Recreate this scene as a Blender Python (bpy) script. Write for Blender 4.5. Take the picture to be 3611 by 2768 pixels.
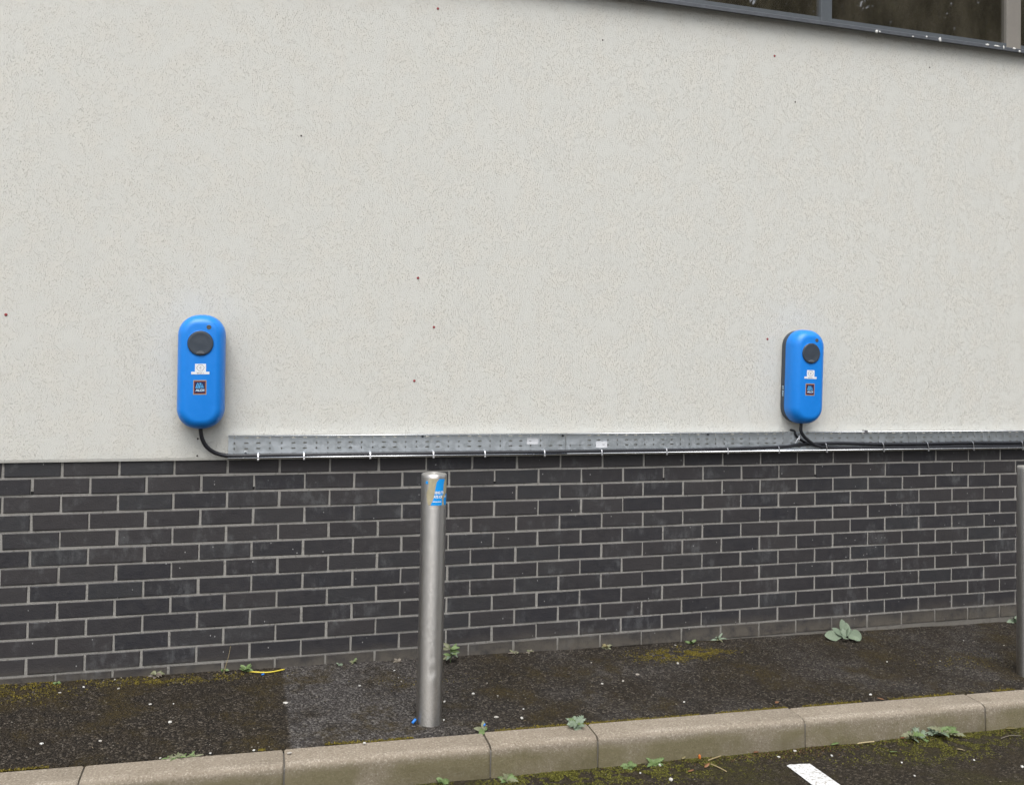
import bpy, bmesh, math, random
import numpy as np
from mathutils import Vector, Matrix, noise
random.seed(7); rng = np.random.default_rng(7)
for o in list(bpy.data.objects): bpy.data.objects.remove(o)
S = bpy.context.scene; COL = S.collection
R = math.radians

# ------------------------------------------------------------------ camera
W, H = 3611.0, 2768.0                      # photograph, pixels
F, PITCH, YAW, ROLL = 3180.457, 0.0286896, -0.2836403, 0.0190517
CAMP = Vector((0.952616, -4.226333, 1.458959)); CX, CY = -17.93, -225.10
cd = bpy.data.cameras.new('camera'); cam = bpy.data.objects.new('camera', cd); COL.objects.link(cam)
cd.sensor_fit = 'HORIZONTAL'; cd.sensor_width = 36; cd.lens = 36*F/W
cd.shift_x = -CX/W; cd.shift_y = CY/W; cd.clip_start = .05; cd.clip_end = 800
RM = Matrix.Rotation(YAW, 3, 'Z') @ Matrix.Rotation(math.pi/2+PITCH, 3, 'X') @ Matrix.Rotation(ROLL, 3, 'Z')
cam.matrix_world = Matrix.Translation(CAMP) @ RM.to_4x4()
S.camera = cam

# ------------------------------------------------------------------ light: bright overcast
SUN_EL, SUN_AZ = 62, 200                   # degrees; azimuth the light comes from (180 = straight at the wall)
wd = bpy.data.worlds.new('World'); S.world = wd; wd.use_nodes = True
nt = wd.node_tree; bg = nt.nodes['Background']
sky = nt.nodes.new('ShaderNodeTexSky'); sky.sky_type = 'NISHITA'; sky.sun_disc = False
sky.sun_elevation = R(SUN_EL); sky.sun_rotation = R(SUN_AZ); sky.dust_density = 4; sky.air_density = 1.2
hs = nt.nodes.new('ShaderNodeHueSaturation'); hs.inputs['Saturation'].default_value = .22
nt.links.new(sky.outputs[0], hs.inputs['Color']); nt.links.new(hs.outputs[0], bg.inputs['Color'])
bg.inputs['Strength'].default_value = .15
sl = bpy.data.lights.new('sun', 'SUN'); sl.energy = 1.5; sl.angle = R(50); sl.color = (1, .97, .92)
so = bpy.data.objects.new('sun', sl); COL.objects.link(so); so.location = (0, -6, 9)
az = R(SUN_AZ); dvec = Vector((math.sin(az)*math.cos(R(SUN_EL)), math.cos(az)*math.cos(R(SUN_EL)), math.sin(R(SUN_EL))))
so.rotation_euler = dvec.to_track_quat('Z', 'Y').to_euler()
S.view_settings.view_transform = 'Standard'; S.view_settings.look = 'None'
S.view_settings.exposure = 0.55; S.view_settings.gamma = 1

# ------------------------------------------------------------------ pixel -> place
Z0 = .9                                    # height of the first brick bed joint
def ray(u, v):
    return RM @ Vector(((u-W/2-CX)/F, -(v-H/2-CY)/F, -1))
def on_wall(u, v, y=-.012):
    d = ray(u, v); return CAMP + d*((y-CAMP.y)/d.y)
GX, GY = -.01445, .04                      # the pavement falls gently to the right and away from the wall
UP = .108                                  # kerb upstand
def zg(x, y): return Z0-.8533+GX*x+GY*y
def on_ground(u, v, dz=0.0):
    d = ray(u, v); t = (zg(CAMP.x, CAMP.y)+dz-CAMP.z)/(d.z-GX*d.x-GY*d.y); return CAMP+d*t
def on_road(u, v): return on_ground(u, v, -UP)
def ykerb(x): return -.775-.0135*x         # back edge of the kerb
KW = .125

# ------------------------------------------------------------------ helpers
def link(o, parent=None):
    COL.objects.link(o)
    if parent: o.parent = parent
    return o
def mesh(name, V, Fc, m=None, parent=None, loc=(0,0,0), smooth=False):
    me = bpy.data.meshes.new(name); me.from_pydata([tuple(v) for v in V], [], Fc); me.update()
    if m: me.materials.append(m)
    if smooth: me.polygons.foreach_set('use_smooth', [True]*len(me.polygons))
    o = bpy.data.objects.new(name, me); o.location = loc
    return link(o, parent)
def big_mesh(name, V, Fq, m, parent=None):
    """fast numpy mesh: V (n,3), Fq (m,k) faces of k corners"""
    me = bpy.data.meshes.new(name); k = Fq.shape[1]
    me.vertices.add(len(V)); me.vertices.foreach_set('co', V.astype(np.float32).ravel())
    me.loops.add(Fq.size); me.loops.foreach_set('vertex_index', Fq.astype(np.int32).ravel())
    me.polygons.add(len(Fq)); me.polygons.foreach_set('loop_start', np.arange(0, Fq.size, k, dtype=np.int32))
    me.update(calc_edges=True); me.validate(); me.materials.append(m)
    return link(bpy.data.objects.new(name, me), parent)
def empty(name, loc=(0,0,0), rz=0):
    o = bpy.data.objects.new(name, None); o.empty_display_size = .05; o.location = loc; o.rotation_euler = (0,0,rz)
    return link(o)
def tag(o, label=None, cat=None, group=None, kind=None):
    for k, v in (('label',label),('category',cat),('group',group),('kind',kind)):
        if v: o[k] = v
    return o
class MB:
    def __init__(s): s.V = []; s.F = []
    def add(s, V, Fc):
        n = len(s.V); s.V += [tuple(v) for v in V]; s.F += [tuple(i+n for i in f) for f in Fc]; return s
    def box(s, x0, x1, y0, y1, z0, z1):
        return s.add([(x0,y0,z0),(x1,y0,z0),(x1,y1,z0),(x0,y1,z0),(x0,y0,z1),(x1,y0,z1),(x1,y1,z1),(x0,y1,z1)],
                     [(0,3,2,1),(4,5,6,7),(0,1,5,4),(1,2,6,5),(2,3,7,6),(3,0,4,7)])
    def bbox(s, x0, x1, y0, y1, z0, z1, b):
        """box with its front (-y) and long edges chamfered"""
        V = [(x0,y1,z0),(x1,y1,z0),(x1,y1,z1),(x0,y1,z1),(x0,y0+b,z0),(x1,y0+b,z0),(x1,y0+b,z1),(x0,y0+b,z1),
             (x0+b,y0,z0+b),(x1-b,y0,z0+b),(x1-b,y0,z1-b),(x0+b,y0,z1-b)]
        return s.add(V, [(3,2,1,0),(0,1,5,4),(1,2,6,5),(2,3,7,6),(3,0,4,7),(4,5,9,8),(5,6,10,9),(6,7,11,10),(7,4,8,11),(8,9,10,11)])
    def tube(s, pts, r, n=10, cap=True):
        pts = [Vector(p) for p in pts]; rings = []; up = None
        for i, p in enumerate(pts):
            t = (pts[min(i+1,len(pts)-1)]-pts[max(i-1,0)]).normalized()
            if up is None: up = t.orthogonal().normalized()
            up = (up-t*up.dot(t)).normalized(); b = t.cross(up)
            rr = r(i/(len(pts)-1)) if callable(r) else r
            rings.append([p+(up*math.cos(a)+b*math.sin(a))*rr for a in [2*math.pi*k/n for k in range(n)]])
        V = [v for q in rings for v in q]; Fc = []
        for i in range(len(pts)-1):
            for k in range(n): Fc.append((i*n+k, i*n+(k+1)%n, (i+1)*n+(k+1)%n, (i+1)*n+k))
        if cap: Fc += [tuple(range(n))[::-1], tuple((len(pts)-1)*n+k for k in range(n))]
        return s.add(V, Fc)
    def ring_loft(s, rings, cap0=True, cap1=True):
        n = len(rings[0]); V = [v for q in rings for v in q]; Fc = []
        for i in range(len(rings)-1):
            for k in range(n): Fc.append((i*n+k, i*n+(k+1)%n, (i+1)*n+(k+1)%n, (i+1)*n+k))
        if cap0: Fc.append(tuple(range(n))[::-1])
        if cap1: Fc.append(tuple((len(rings)-1)*n+k for k in range(n)))
        return s.add(V, Fc)
    def build(s, name, m, parent=None, loc=(0,0,0), smooth=False): return mesh(name, s.V, s.F, m, parent, loc, smooth)
def catmull(P, n=8):
    P = [Vector(p) for p in P]; out = []
    for i in range(len(P)-1):
        a, b, c, d = P[max(i-1,0)], P[i], P[i+1], P[min(i+2,len(P)-1)]
        for k in range(n):
            t = k/n; out.append(.5*((2*b)+(c-a)*t+(2*a-5*b+4*c-d)*t*t+(3*b-a-3*c+d)*t**3))
    return out+[P[-1]]
def autosmooth(o, ang=40):
    me = o.data; bm = bmesh.new(); bm.from_mesh(me)
    for f in bm.faces: f.smooth = True
    for e in bm.edges:
        if len(e.link_faces) == 2 and e.calc_face_angle(0) > R(ang): e.smooth = False
    bm.to_mesh(me); bm.free(); return o
def text_shape(s, size, bold=0.0):
    c = bpy.data.curves.new('t', 'FONT'); c.body = s; c.size = size; c.offset = bold; c.align_x = 'CENTER'; c.resolution_u = 2
    o = bpy.data.objects.new('t', c); me = bpy.data.meshes.new_from_object(o)
    V = [tuple(v.co) for v in me.vertices]; Fc = [tuple(p.vertices) for p in me.polygons]
    bpy.data.objects.remove(o); bpy.data.curves.remove(c); bpy.data.meshes.remove(me)
    return V, Fc
def fit_text(s, x0, x1, z0, z1, bold=0.0):
    """text stretched into a box; returns flat (x,z) points and faces"""
    V, Fc = text_shape(s, 1, bold); xs = [v[0] for v in V]; ys = [v[1] for v in V]
    f = lambda a, lo, hi, c, d: c+(a-lo)/(hi-lo)*(d-c)
    return [(f(v[0],min(xs),max(xs),x0,x1), f(v[1],min(ys),max(ys),z0,z1)) for v in V], Fc

# ------------------------------------------------------------------ materials
class N:
    """tiny node helper"""
    def __init__(s, name):
        s.m = bpy.data.materials.new(name); s.m.use_nodes = True; s.t = s.m.node_tree
        s.b = s.t.nodes['Principled BSDF']; s.pos = s.n('ShaderNodeNewGeometry').outputs['Position']
    def n(s, ty, **kw):
        q = s.t.nodes.new(ty)
        for k, v in kw.items(): setattr(q, k, v)
        return q
    def put(s, sock, v):
        if hasattr(v, 'is_output') or isinstance(v, bpy.types.NodeSocket): s.t.links.new(v, sock)
        else: sock.default_value = v if not isinstance(v, tuple) or len(v) != 3 or sock.type == 'VECTOR' else (*v, 1)
    def vec(s, scale, src=None):
        q = s.n('ShaderNodeVectorMath', operation='MULTIPLY'); s.put(q.inputs[0], src or s.pos); q.inputs[1].default_value = scale; return q.outputs[0]
    def noise(s, sc, det=4, rough=.55, vec=None, dist=0):
        q = s.n('ShaderNodeTexNoise'); s.put(q.inputs['Vector'], vec or s.pos)
        q.inputs['Scale'].default_value = sc; q.inputs['Detail'].default_value = det; q.inputs['Roughness'].default_value = rough; q.inputs['Distortion'].default_value = dist
        return q.outputs['Fac']
    def vor(s, sc, vec=None, feature='F1', out='Distance'):
        q = s.n('ShaderNodeTexVoronoi', feature=feature); s.put(q.inputs['Vector'], vec or s.pos); q.inputs['Scale'].default_value = sc; return q.outputs[out]
    def math(s, op, a, b=0.0, c=None):
        q = s.n('ShaderNodeMath', operation=op); s.put(q.inputs[0], a); s.put(q.inputs[1], b)
        if c is not None: s.put(q.inputs[2], c)
        return q.outputs[0]
    def rng(s, v, a, b, c=0.0, d=1.0, smooth=True):
        q = s.n('ShaderNodeMapRange'); q.interpolation_type = 'SMOOTHSTEP' if smooth else 'LINEAR'
        for i, x in enumerate((v,a,b,c,d)): s.put(q.inputs[i], x)
        return q.outputs[0]
    def mix(s, f, a, b, mode='MIX'):
        q = s.n('ShaderNodeMix', data_type='RGBA', blend_type=mode); s.put(q.inputs[0], f); s.put(q.inputs[6], a); s.put(q.inputs[7], b); return q.outputs[2]
    def ramp(s, v, stops):
        q = s.n('ShaderNodeValToRGB'); s.put(q.inputs[0], v); e = q.color_ramp.elements
        while len(e) < len(stops): e.new(.5)
        for k, (p, c) in zip(e, stops): k.position = p; k.color = (*c, 1)
        return q.outputs[0]
    def xyz(s):
        q = s.n('ShaderNodeSeparateXYZ'); s.put(q.inputs[0], s.pos); return q.outputs
    def island(s):
        g = s.n('ShaderNodeNewGeometry').outputs['Random Per Island']; o = s.n('ShaderNodeObjectInfo').outputs['Random']
        return s.math('FRACT', s.math('ADD', g, o))
    def bump(s, h, dist=.002, st=1.0, nrm=None):
        q = s.n('ShaderNodeBump'); s.put(q.inputs['Height'], h); q.inputs['Distance'].default_value = dist; q.inputs['Strength'].default_value = st
        if nrm: s.put(q.inputs['Normal'], nrm)
        return q.outputs[0]
    def done(s, col=None, rough=None, metal=None, nrm=None, spec=None):
        for k, v in (('Base Color',col),('Roughness',rough),('Metallic',metal),('Normal',nrm),('Specular IOR Level',spec)):
            if v is not None: s.put(s.b.inputs[k], v)
        return s.m
def plain(name, col, rough=.5, metal=0.0, spec=.5, var=.12):
    k = N(name); n = k.noise(45, 3)
    return k.done(k.mix(n, tuple(c*(1-var) for c in col), tuple(min(1,c*(1+var)) for c in col)), k.rng(n, .2, .8, max(0,rough-.06), min(1,rough+.06)), metal, spec=spec)

def m_render():
    k = N('silicone_render'); big = k.noise(.8, 3); mid = k.noise(9, 3)
    c = k.mix(big, (.585,.585,.55), (.625,.625,.59)); c = k.mix(k.rng(mid,.35,.7), c, (.615,.605,.56))
    streak = k.rng(k.noise(1, 4, .6, k.vec((7, 1, .5))), .58, .8, 0, .08); c = k.mix(streak, c, (.50,.475,.42))
    pit = k.rng(k.vor(165), .14, .34); patch = k.rng(k.noise(9, 3), .22, .58)
    pit = k.math('SUBTRACT', 1, k.math('MULTIPLY', k.math('SUBTRACT', 1, pit), patch))
    c = k.mix(k.math('MULTIPLY', k.math('SUBTRACT', 1, pit), .30), c, (.36,.352,.325))
    g = k.noise(260, 3, .6); h = k.math('ADD', k.math('MULTIPLY', pit, 1.1), g)
    return k.done(c, .93, 0., k.bump(h, .0032, .8), .25)
def m_brick():
    k = N('charcoal_brick'); r = k.island(); z = k.xyz()[2]
    c = k.ramp(r, [(0,(.021,.021,.026)),(.35,(.027,.025,.028)),(.7,(.034,.031,.033)),(1,(.026,.027,.031))])
    n = k.noise(24, 5, .65); c = k.mix(k.rng(n,.3,.75,0,.4), c, (.046,.043,.043))
    sm = k.math('MULTIPLY', k.rng(k.noise(4.5, 5, .7), .50, .64), k.rng(k.noise(30, 4, .7, k.vec((1,1,.45))), .42, .62)); c = k.mix(k.math('MULTIPLY', sm, .38), c, (.13,.135,.14))
    v = k.n('ShaderNodeTexVoronoi'); k.put(v.inputs['Vector'], k.vec((1,1,.6))); v.inputs['Scale'].default_value = 52
    sc_ = k.n('ShaderNodeSeparateColor'); k.put(sc_.inputs[0], v.outputs['Color']); spot = k.math('MULTIPLY', k.rng(v.outputs['Distance'], .07, .13, 1, 0), k.math('GREATER_THAN', sc_.outputs[0], .88)); c = k.mix(k.math('MULTIPLY', spot, .75), c, (.42,.42,.42))
    d = k.math('MULTIPLY', k.rng(k.math('ADD', z, k.math('MULTIPLY', k.noise(3,4), .10)), .06, .17, 1, 0), k.rng(k.noise(14,4,.7), .2, .6)); c = k.mix(k.math('MULTIPLY', d, .8), c, (.115,.102,.084))
    return k.done(c, k.rng(n,.3,.7,.55,.75), 0., k.bump(k.math('ADD', k.noise(150,4,.65), k.math('MULTIPLY', k.noise(30,3), 1.2)), .0022, .6), .4)
def m_mortar():
    k = N('grey_mortar'); z = k.xyz()[2]; c = k.mix(k.noise(18,5,.65), (.235,.225,.21), (.345,.335,.315))
    c = k.mix(k.math('MULTIPLY', k.rng(k.noise(60,3),.55,.75), .5), c, (.09,.083,.074))
    d = k.rng(k.math('ADD', z, k.math('MULTIPLY', k.noise(3,4), .10)), .03, .15, 1, 0); c = k.mix(k.math('MULTIPLY', d, .6), c, (.085,.075,.06))
    return k.done(c, .95, 0., k.bump(k.noise(120,5,.7), .004, .8), .2)
def m_asphalt(name, road=False):
    k = N(name); x, y, z = k.xyz()
    big = k.noise(1.7, 5, .6); mid = k.noise(11, 5, .65); v = k.n('ShaderNodeTexVoronoi'); k.put(v.inputs['Vector'], k.pos); v.inputs['Scale'].default_value = 135
    sep = k.n('ShaderNodeSeparateColor'); k.put(sep.inputs[0], v.outputs['Color']); cell = sep.outputs[0]
    tar = k.ramp(cell, [(0,(.008,.0065,.005)),(.45,(.020,.016,.012)),(.8,(.046,.037,.028)),(1,(.13,.112,.09))])
    c = k.mix(k.rng(mid,.38,.72,0 if not road else .3,.7 if not road else .95), tar, (.022,.016,.009) if not road else (.030,.022,.011))
    if not road:
        edge = k.math('ADD', k.math('SUBTRACT', x, 1.15), k.math('MULTIPLY', k.math('SUBTRACT', k.noise(30,3), .5), .03))
        patch = k.math('MULTIPLY', k.rng(edge, 0, .02), k.rng(edge, .35, 1.0, 1, 0)); patch = k.math('MULTIPLY', patch, k.rng(k.noise(5,4), .25, .5))
        grey = k.ramp(cell, [(0,(.030,.027,.026)),(.6,(.068,.062,.060)),(1,(.16,.15,.14))]); c = k.mix(k.math('MULTIPLY', patch, .95), c, grey)
        far = k.math('MULTIPLY', k.rng(k.noise(2.3,4,.6), .45, .66), k.rng(x, 1.5, 2.6)); c = k.mix(k.math('MULTIPLY', far, .5), c, grey)
    m = k.rng(k.math('ADD', k.noise(2.6, 6, .68), k.math('MULTIPLY', mid, .25)), .62 if not road else .55, .78)
    c = k.mix(k.math('MULTIPLY', m, .8), c, k.mix(k.rng(k.noise(80,4,.75),.35,.65), (.020,.014,.006), (.060,.044,.014) if not road else (.055,.052,.014)))
    if road: c = k.mix(k.rng(k.math('ADD', y, k.math('MULTIPLY', k.noise(.8,4), .8)), -2.6, -1.7, .85, 0), c, k.ramp(cell, [(0,(.09,.088,.084)),(.6,(.13,.127,.122)),(1,(.22,.21,.20))]))
    h = k.math('ADD', k.math('MULTIPLY', v.outputs['Distance'], -1.0), k.math('MULTIPLY', mid, 1.2))
    return k.done(c, .88, 0., k.bump(h, .010, 1.0), .25)
def m_kerb():
    k = N('kerb_concrete'); z = k.xyz()[2]; x = k.xyz()[0]; y = k.xyz()[1]
    n = k.noise(7,6,.65); c = k.mix(n, (.19,.16,.122), (.285,.247,.20)); c = k.mix(k.math('MULTIPLY', k.island(), .35), c, (.235,.195,.15))
    fine = k.noise(130,4,.75); c = k.mix(k.rng(fine,.53,.66,0,.65), c, (.46,.42,.355)); c = k.mix(k.rng(fine,.45,.34,0,.6), c, (.095,.078,.056))
    zr = k.math('SUBTRACT', z, k.math('ADD', k.math('MULTIPLY', x, GX), zg(0,-.8)))
    gr = k.math('MULTIPLY', k.rng(k.math('ADD', zr, k.math('MULTIPLY', k.noise(6,5,.7), .06)), -.02, .022, 1, 0), k.rng(k.noise(2.1,5,.65), .36, .56, .25, 1)); c = k.mix(k.math('MULTIPLY', gr, .78), c, k.mix(k.noise(35,5,.7), (.095,.085,.035), (.17,.15,.085)))
    blot = k.rng(k.noise(16,5,.7), .58, .72, 0, .4); c = k.mix(blot, c, (.13,.11,.08))
    yr = k.math('SUBTRACT', y, k.math('ADD', k.math('MULTIPLY', x, -.0135), -.775-KW+.022))
    worn = k.math('MULTIPLY', k.rng(k.math('ABSOLUTE', yr), .004, .018, 1, 0), k.math('MULTIPLY', k.rng(k.noise(150,3,.8), .48, .62), k.rng(k.noise(3.5,4), .40, .6))); c = k.mix(k.math('MULTIPLY', worn, .6), c, (.50,.455,.39))
    return k.done(c, .9, 0., k.bump(k.math('ADD', fine, k.math('MULTIPLY', k.noise(40,5), .35)), .0035, .9), .2)
def m_island(name, stops, rough=.8, spec=.3, sss=0.0):
    k = N(name); c = k.ramp(k.island(), stops)
    return k.done(k.mix(k.math('MULTIPLY', k.noise(120,3), .35), c, tuple(x*.6 for x in stops[0][1])), rough, 0., spec=spec)
def m_galv():
    k = N('galvanised_steel'); v = k.n('ShaderNodeTexVoronoi'); k.put(v.inputs['Vector'], k.pos); v.inputs['Scale'].default_value = 60
    s = k.n('ShaderNodeSeparateColor'); k.put(s.inputs[0], v.outputs['Color']); sp = s.outputs[0]
    c = k.mix(sp, (.64,.69,.73), (.69,.735,.78)); c = k.mix(k.rng(k.noise(9,5,.7),.55,.75,0,.5), c, (.42,.43,.42))
    return k.done(c, k.rng(sp,0,1,.40,.52), 1., k.bump(k.noise(3,2), .002, .12))
def m_steel():
    k = N('brushed_stainless'); z = k.xyz()[2]
    n = k.noise(30, 4, .6, k.vec((1,1,.04))); g = k.noise(90, 4, .7, k.vec((1,1,.6)))
    c = k.mix(n, (.58,.565,.545), (.68,.665,.645)); grime = k.math('MULTIPLY', k.rng(k.math('ADD', z, k.math('MULTIPLY', k.noise(14,4), .25)), .12, .5, 1, 0), k.rng(g,.35,.75)); c = k.mix(k.math('MULTIPLY', grime, .5), c, (.26,.245,.21))
    tn = k.n('ShaderNodeTangent', direction_type='RADIAL', axis='Z'); k.t.links.new(tn.outputs[0], k.b.inputs['Tangent'])
    k.b.inputs['Anisotropic'].default_value = .72; k.b.inputs['Anisotropic Rotation'].default_value = .25
    return k.done(c, k.rng(g,.3,.75,.40,.50), 1., k.bump(n, .0004, .3))
def m_glass():
    k = N('window_glass'); t = k.t; out = t.nodes['Material Output']
    tr = k.n('ShaderNodeBsdfTransparent'); tr.inputs[0].default_value = (.55,.56,.52,1)
    gl = k.n('ShaderNodeBsdfGlossy'); gl.inputs[0].default_value = (.95,.97,1,1); gl.inputs['Roughness'].default_value = .015
    fr = k.n('ShaderNodeFresnel'); fr.inputs[0].default_value = 3.2; mx = k.n('ShaderNodeMixShader')
    nb = k.bump(k.noise(1.3,2), .01, .12); t.links.new(nb, gl.inputs['Normal'])
    t.links.new(fr.outputs[0], mx.inputs[0]); t.links.new(tr.outputs[0], mx.inputs[1]); t.links.new(gl.outputs[0], mx.inputs[2]); df = k.n('ShaderNodeBsdfDiffuse'); df.inputs[0].default_value = (.34,.30,.22,1); m2 = k.n('ShaderNodeMixShader')
    k.put(m2.inputs[0], k.rng(k.noise(6,5,.65,k.vec((1,1,.35))), .3, .75, .05, .14)); t.links.new(mx.outputs[0], m2.inputs[1]); t.links.new(df.outputs[0], m2.inputs[2]); t.links.new(m2.outputs[0], out.inputs[0])
    t.nodes.remove(k.b); return k.m
def m_leaf(name, a, b, rough=.55):
    k = N(name); r = k.island(); n = k.noise(160,4,.6); c = k.mix(r, a, b); c = k.mix(k.rng(n,.45,.75,0,.45), c, tuple(x*.55 for x in a))
    k.b.inputs['Subsurface Weight'].default_value = 0
    return k.done(c, rough, 0., k.bump(n, .0012, .4), .35)
MAT = dict(render=m_render(), brick=m_brick(), mortar=m_mortar(), pave=m_asphalt('pavement_asphalt'), road=m_asphalt('road_asphalt', True), kerb=m_kerb(),
    galv=m_galv(), steel=m_steel(), glass=m_glass(),
    frame=plain('grey_powder_coat', (.075,.085,.095), .4), post=plain('warm_grey_panel', (.19,.175,.155), .6), sill=plain('sill_grey', (.085,.092,.105), .35, var=.3),
    blue=plain('blue_plastic', (.005,.205,.70), .38, var=.04), dark=plain('charcoal_plastic', (.040,.052,.070), .40), grey=plain('lens_grey', (.09,.085,.08), .25), tab=plain('tab_grey', (.10,.11,.125), .4),
    white=plain('white_label', (.72,.74,.78), .45, var=.03), ink=plain('black_ink', (.04,.04,.05), .6), tan=plain('badge_tan', (.38,.27,.17), .45), red=plain('badge_red', (.15,.018,.016), .45), navy=plain('badge_navy', (.008,.012,.07), .45), cyan=plain('badge_cyan', (.09,.42,.82), .45), pale=plain('badge_pale', (.50,.68,.85), .45),
    cable=plain('black_cable', (.013,.014,.019), .42, var=.3), tie=plain('steel_tie', (.72,.72,.74), .3, 1.0), clip=plain('grey_clip', (.09,.09,.10), .5),
    void=plain('dark_void', (.006,.006,.006), .9), inside=plain('dim_interior', (.05,.045,.038), .9), upright=plain('shelf_upright', (.30,.28,.26), .5),
    dropping=plain('bird_dropping', (.62,.62,.60), .8), plug=plain('red_plug', (.26,.035,.04), .6), dot=plain('dark_dot', (.05,.04,.035), .8),
    sblue=plain('sticker_blue', (.005,.30,.80), .4, var=.1), stan=plain('sticker_residue', (.37,.33,.22), .8, var=.3), swhite=plain('sticker_white', (.75,.77,.78), .5),
    paint=None, edge=plain('bright_zinc_edge', (.80,.82,.85), .24, 1.0, var=.06), yellow=plain('yellow_sleeve', (.62,.50,.05), .45), bluebit=plain('blue_offcut', (.02,.18,.60), .45), orange=plain('orange_bit', (.50,.14,.02), .7),
    pebble=m_island('pale_pebble', [(0,(.34,.31,.27)),(.5,(.55,.54,.51)),(1,(.70,.70,.68))]),
    grit=m_island('grit', [(0,(.010,.008,.006)),(.55,(.028,.022,.016)),(.88,(.058,.048,.037)),(.97,(.10,.088,.07)),(1,(.24,.22,.19))], .8),
    moss=m_island('ochre_moss', [(0,(.060,.048,.009)),(.5,(.145,.115,.017)),(1,(.25,.20,.03))], .9),
    gmoss=m_island('green_moss', [(0,(.040,.038,.007)),(.5,(.10,.096,.017)),(1,(.19,.185,.032))], .9),
    bmoss=m_island('brown_moss', [(0,(.022,.016,.008)),(.5,(.040,.030,.014)),(1,(.065,.050,.022))], .95),
    crumb=m_island('straw_crumb', [(0,(.09,.065,.04)),(.5,(.20,.16,.10)),(1,(.38,.34,.27))], .8),
    litter=m_island('brown_litter', [(0,(.035,.020,.010)),(.5,(.085,.045,.018)),(1,(.15,.10,.05))], .8),
    g_fresh=m_leaf('leaf_fresh', (.09,.14,.045), (.14,.20,.08)), g_grey=m_leaf('leaf_grey_green', (.125,.165,.115), (.175,.22,.155)), g_dull=m_leaf('leaf_dull', (.12,.13,.07), (.17,.175,.105)),
    g_purple=m_leaf('leaf_purple', (.11,.09,.075), (.16,.14,.11)), g_brown=m_leaf('leaf_brown', (.16,.07,.03), (.24,.12,.06)), g_olive=m_leaf('leaf_olive', (.14,.12,.05), (.20,.17,.08)), straw=m_leaf('straw', (.30,.24,.13), (.42,.35,.21)),
    far=m_island('far_foliage', [(0,(.05,.045,.018)),(.5,(.10,.088,.036)),(1,(.16,.14,.06))], .8))
def m_paint():
    k = N('white_line_paint'); n = k.noise(90,5,.7); c = k.mix(k.rng(n,.38,.48,1,0), (.60,.61,.62), (.26,.24,.21)); c = k.mix(k.rng(k.noise(9,4),.55,.75,0,.35), c, (.50,.47,.42))
    return k.done(c, .75, 0., k.bump(n, .002, .5))
MAT['paint'] = m_paint()

# ================================================================== SETTING
X0, X1 = -2.2, 8.2                         # length of wall that is built
def nz(x, y, s): return noise.noise(Vector((x*s, y*s, 3.1)))
# --- road: a sheet to the horizon, finer close to the kerb
def road_z(x, y):
    d = max(0., -.9-y)
    return zg(x, ykerb(x)-KW)-UP + .01*min(d, 3) + .004*nz(x, y, 5)
xs = [-120,-40,-12,-5]+list(np.arange(-2.5,8.6,.05))+[12,20,45,120]; tt = [0,.02,.04]+list(np.arange(.06,1.3,.04))+[1.6,2.2,3.2,5,9,18,45,120]
V = []; Fc = []
for a in tt:
    for x in xs:
        xx = min(max(x,-3),9); yb = ykerb(xx)-KW+.03; y = yb-a; V.append((x, y, road_z(xx, y) if a < 2 else road_z(xx, yb-2)))
nx = len(xs)
for j in range(len(tt)-1):
    for i in range(nx-1): Fc.append((j*nx+i, (j+1)*nx+i, (j+1)*nx+i+1, j*nx+i+1))
road = tag(mesh('road', V, Fc, MAT['road'], smooth=True), kind='structure')
# --- pavement strip between the wall and the kerb
def pave_z(x, y): return zg(x, y)+.004*nz(x, y, 4)+.002*nz(x, y, 17)
xs = list(np.arange(X0, X1+.01, .025)); V = []; Fc = []; ny = 36
for j in range(ny):
    for x in xs:
        y = .02+(ykerb(x)-.004-.02)*j/(ny-1); V.append((x, y, pave_z(x, y)-(.006 if j == ny-1 else 0)))
nx = len(xs)
for j in range(ny-1):
    for i in range(nx-1): Fc.append((j*nx+i, (j+1)*nx+i, (j+1)*nx+i+1, j*nx+i+1))
pave = tag(mesh('pavement', V, Fc, MAT['pave'], smooth=True), kind='structure')
# --- kerb: haunch + stones
MBk = MB()
a, b = Vector((X0, ykerb(X0), zg(X0, ykerb(X0)))), Vector((X1, ykerb(X1), zg(X1, ykerb(X1))))
Vh = [(p.x, p.y+dy, p.z+dz) for p in (a, b) for dy, dz in ((-.004,-.012),(-KW+.006,-.02),(-KW+.006,-.26),(-.004,-.26))]
kerb = tag(mesh('kerb', Vh, [(0,1,2,3),(7,6,5,4),(0,4,5,1),(1,5,6,2),(2,6,7,3),(3,7,4,0)], MAT['mortar']), kind='structure')
prof = [(-.001,-.25),(0,-.004),(-.005,0)]
for k in range(6):
    t = R(90*k/5); prof.append((-KW+.024-.024*math.sin(t), -.003-.024*(1-math.cos(t))))
prof += [(-KW-.004,-.10),(-KW-.005,-.25)]
joints = [-2.3,-1.36,-.45,.465,1.135,1.89,2.32,3.24,4.15,5.065,5.98,6.89,7.8]
ang = math.atan(-.0135)
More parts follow.
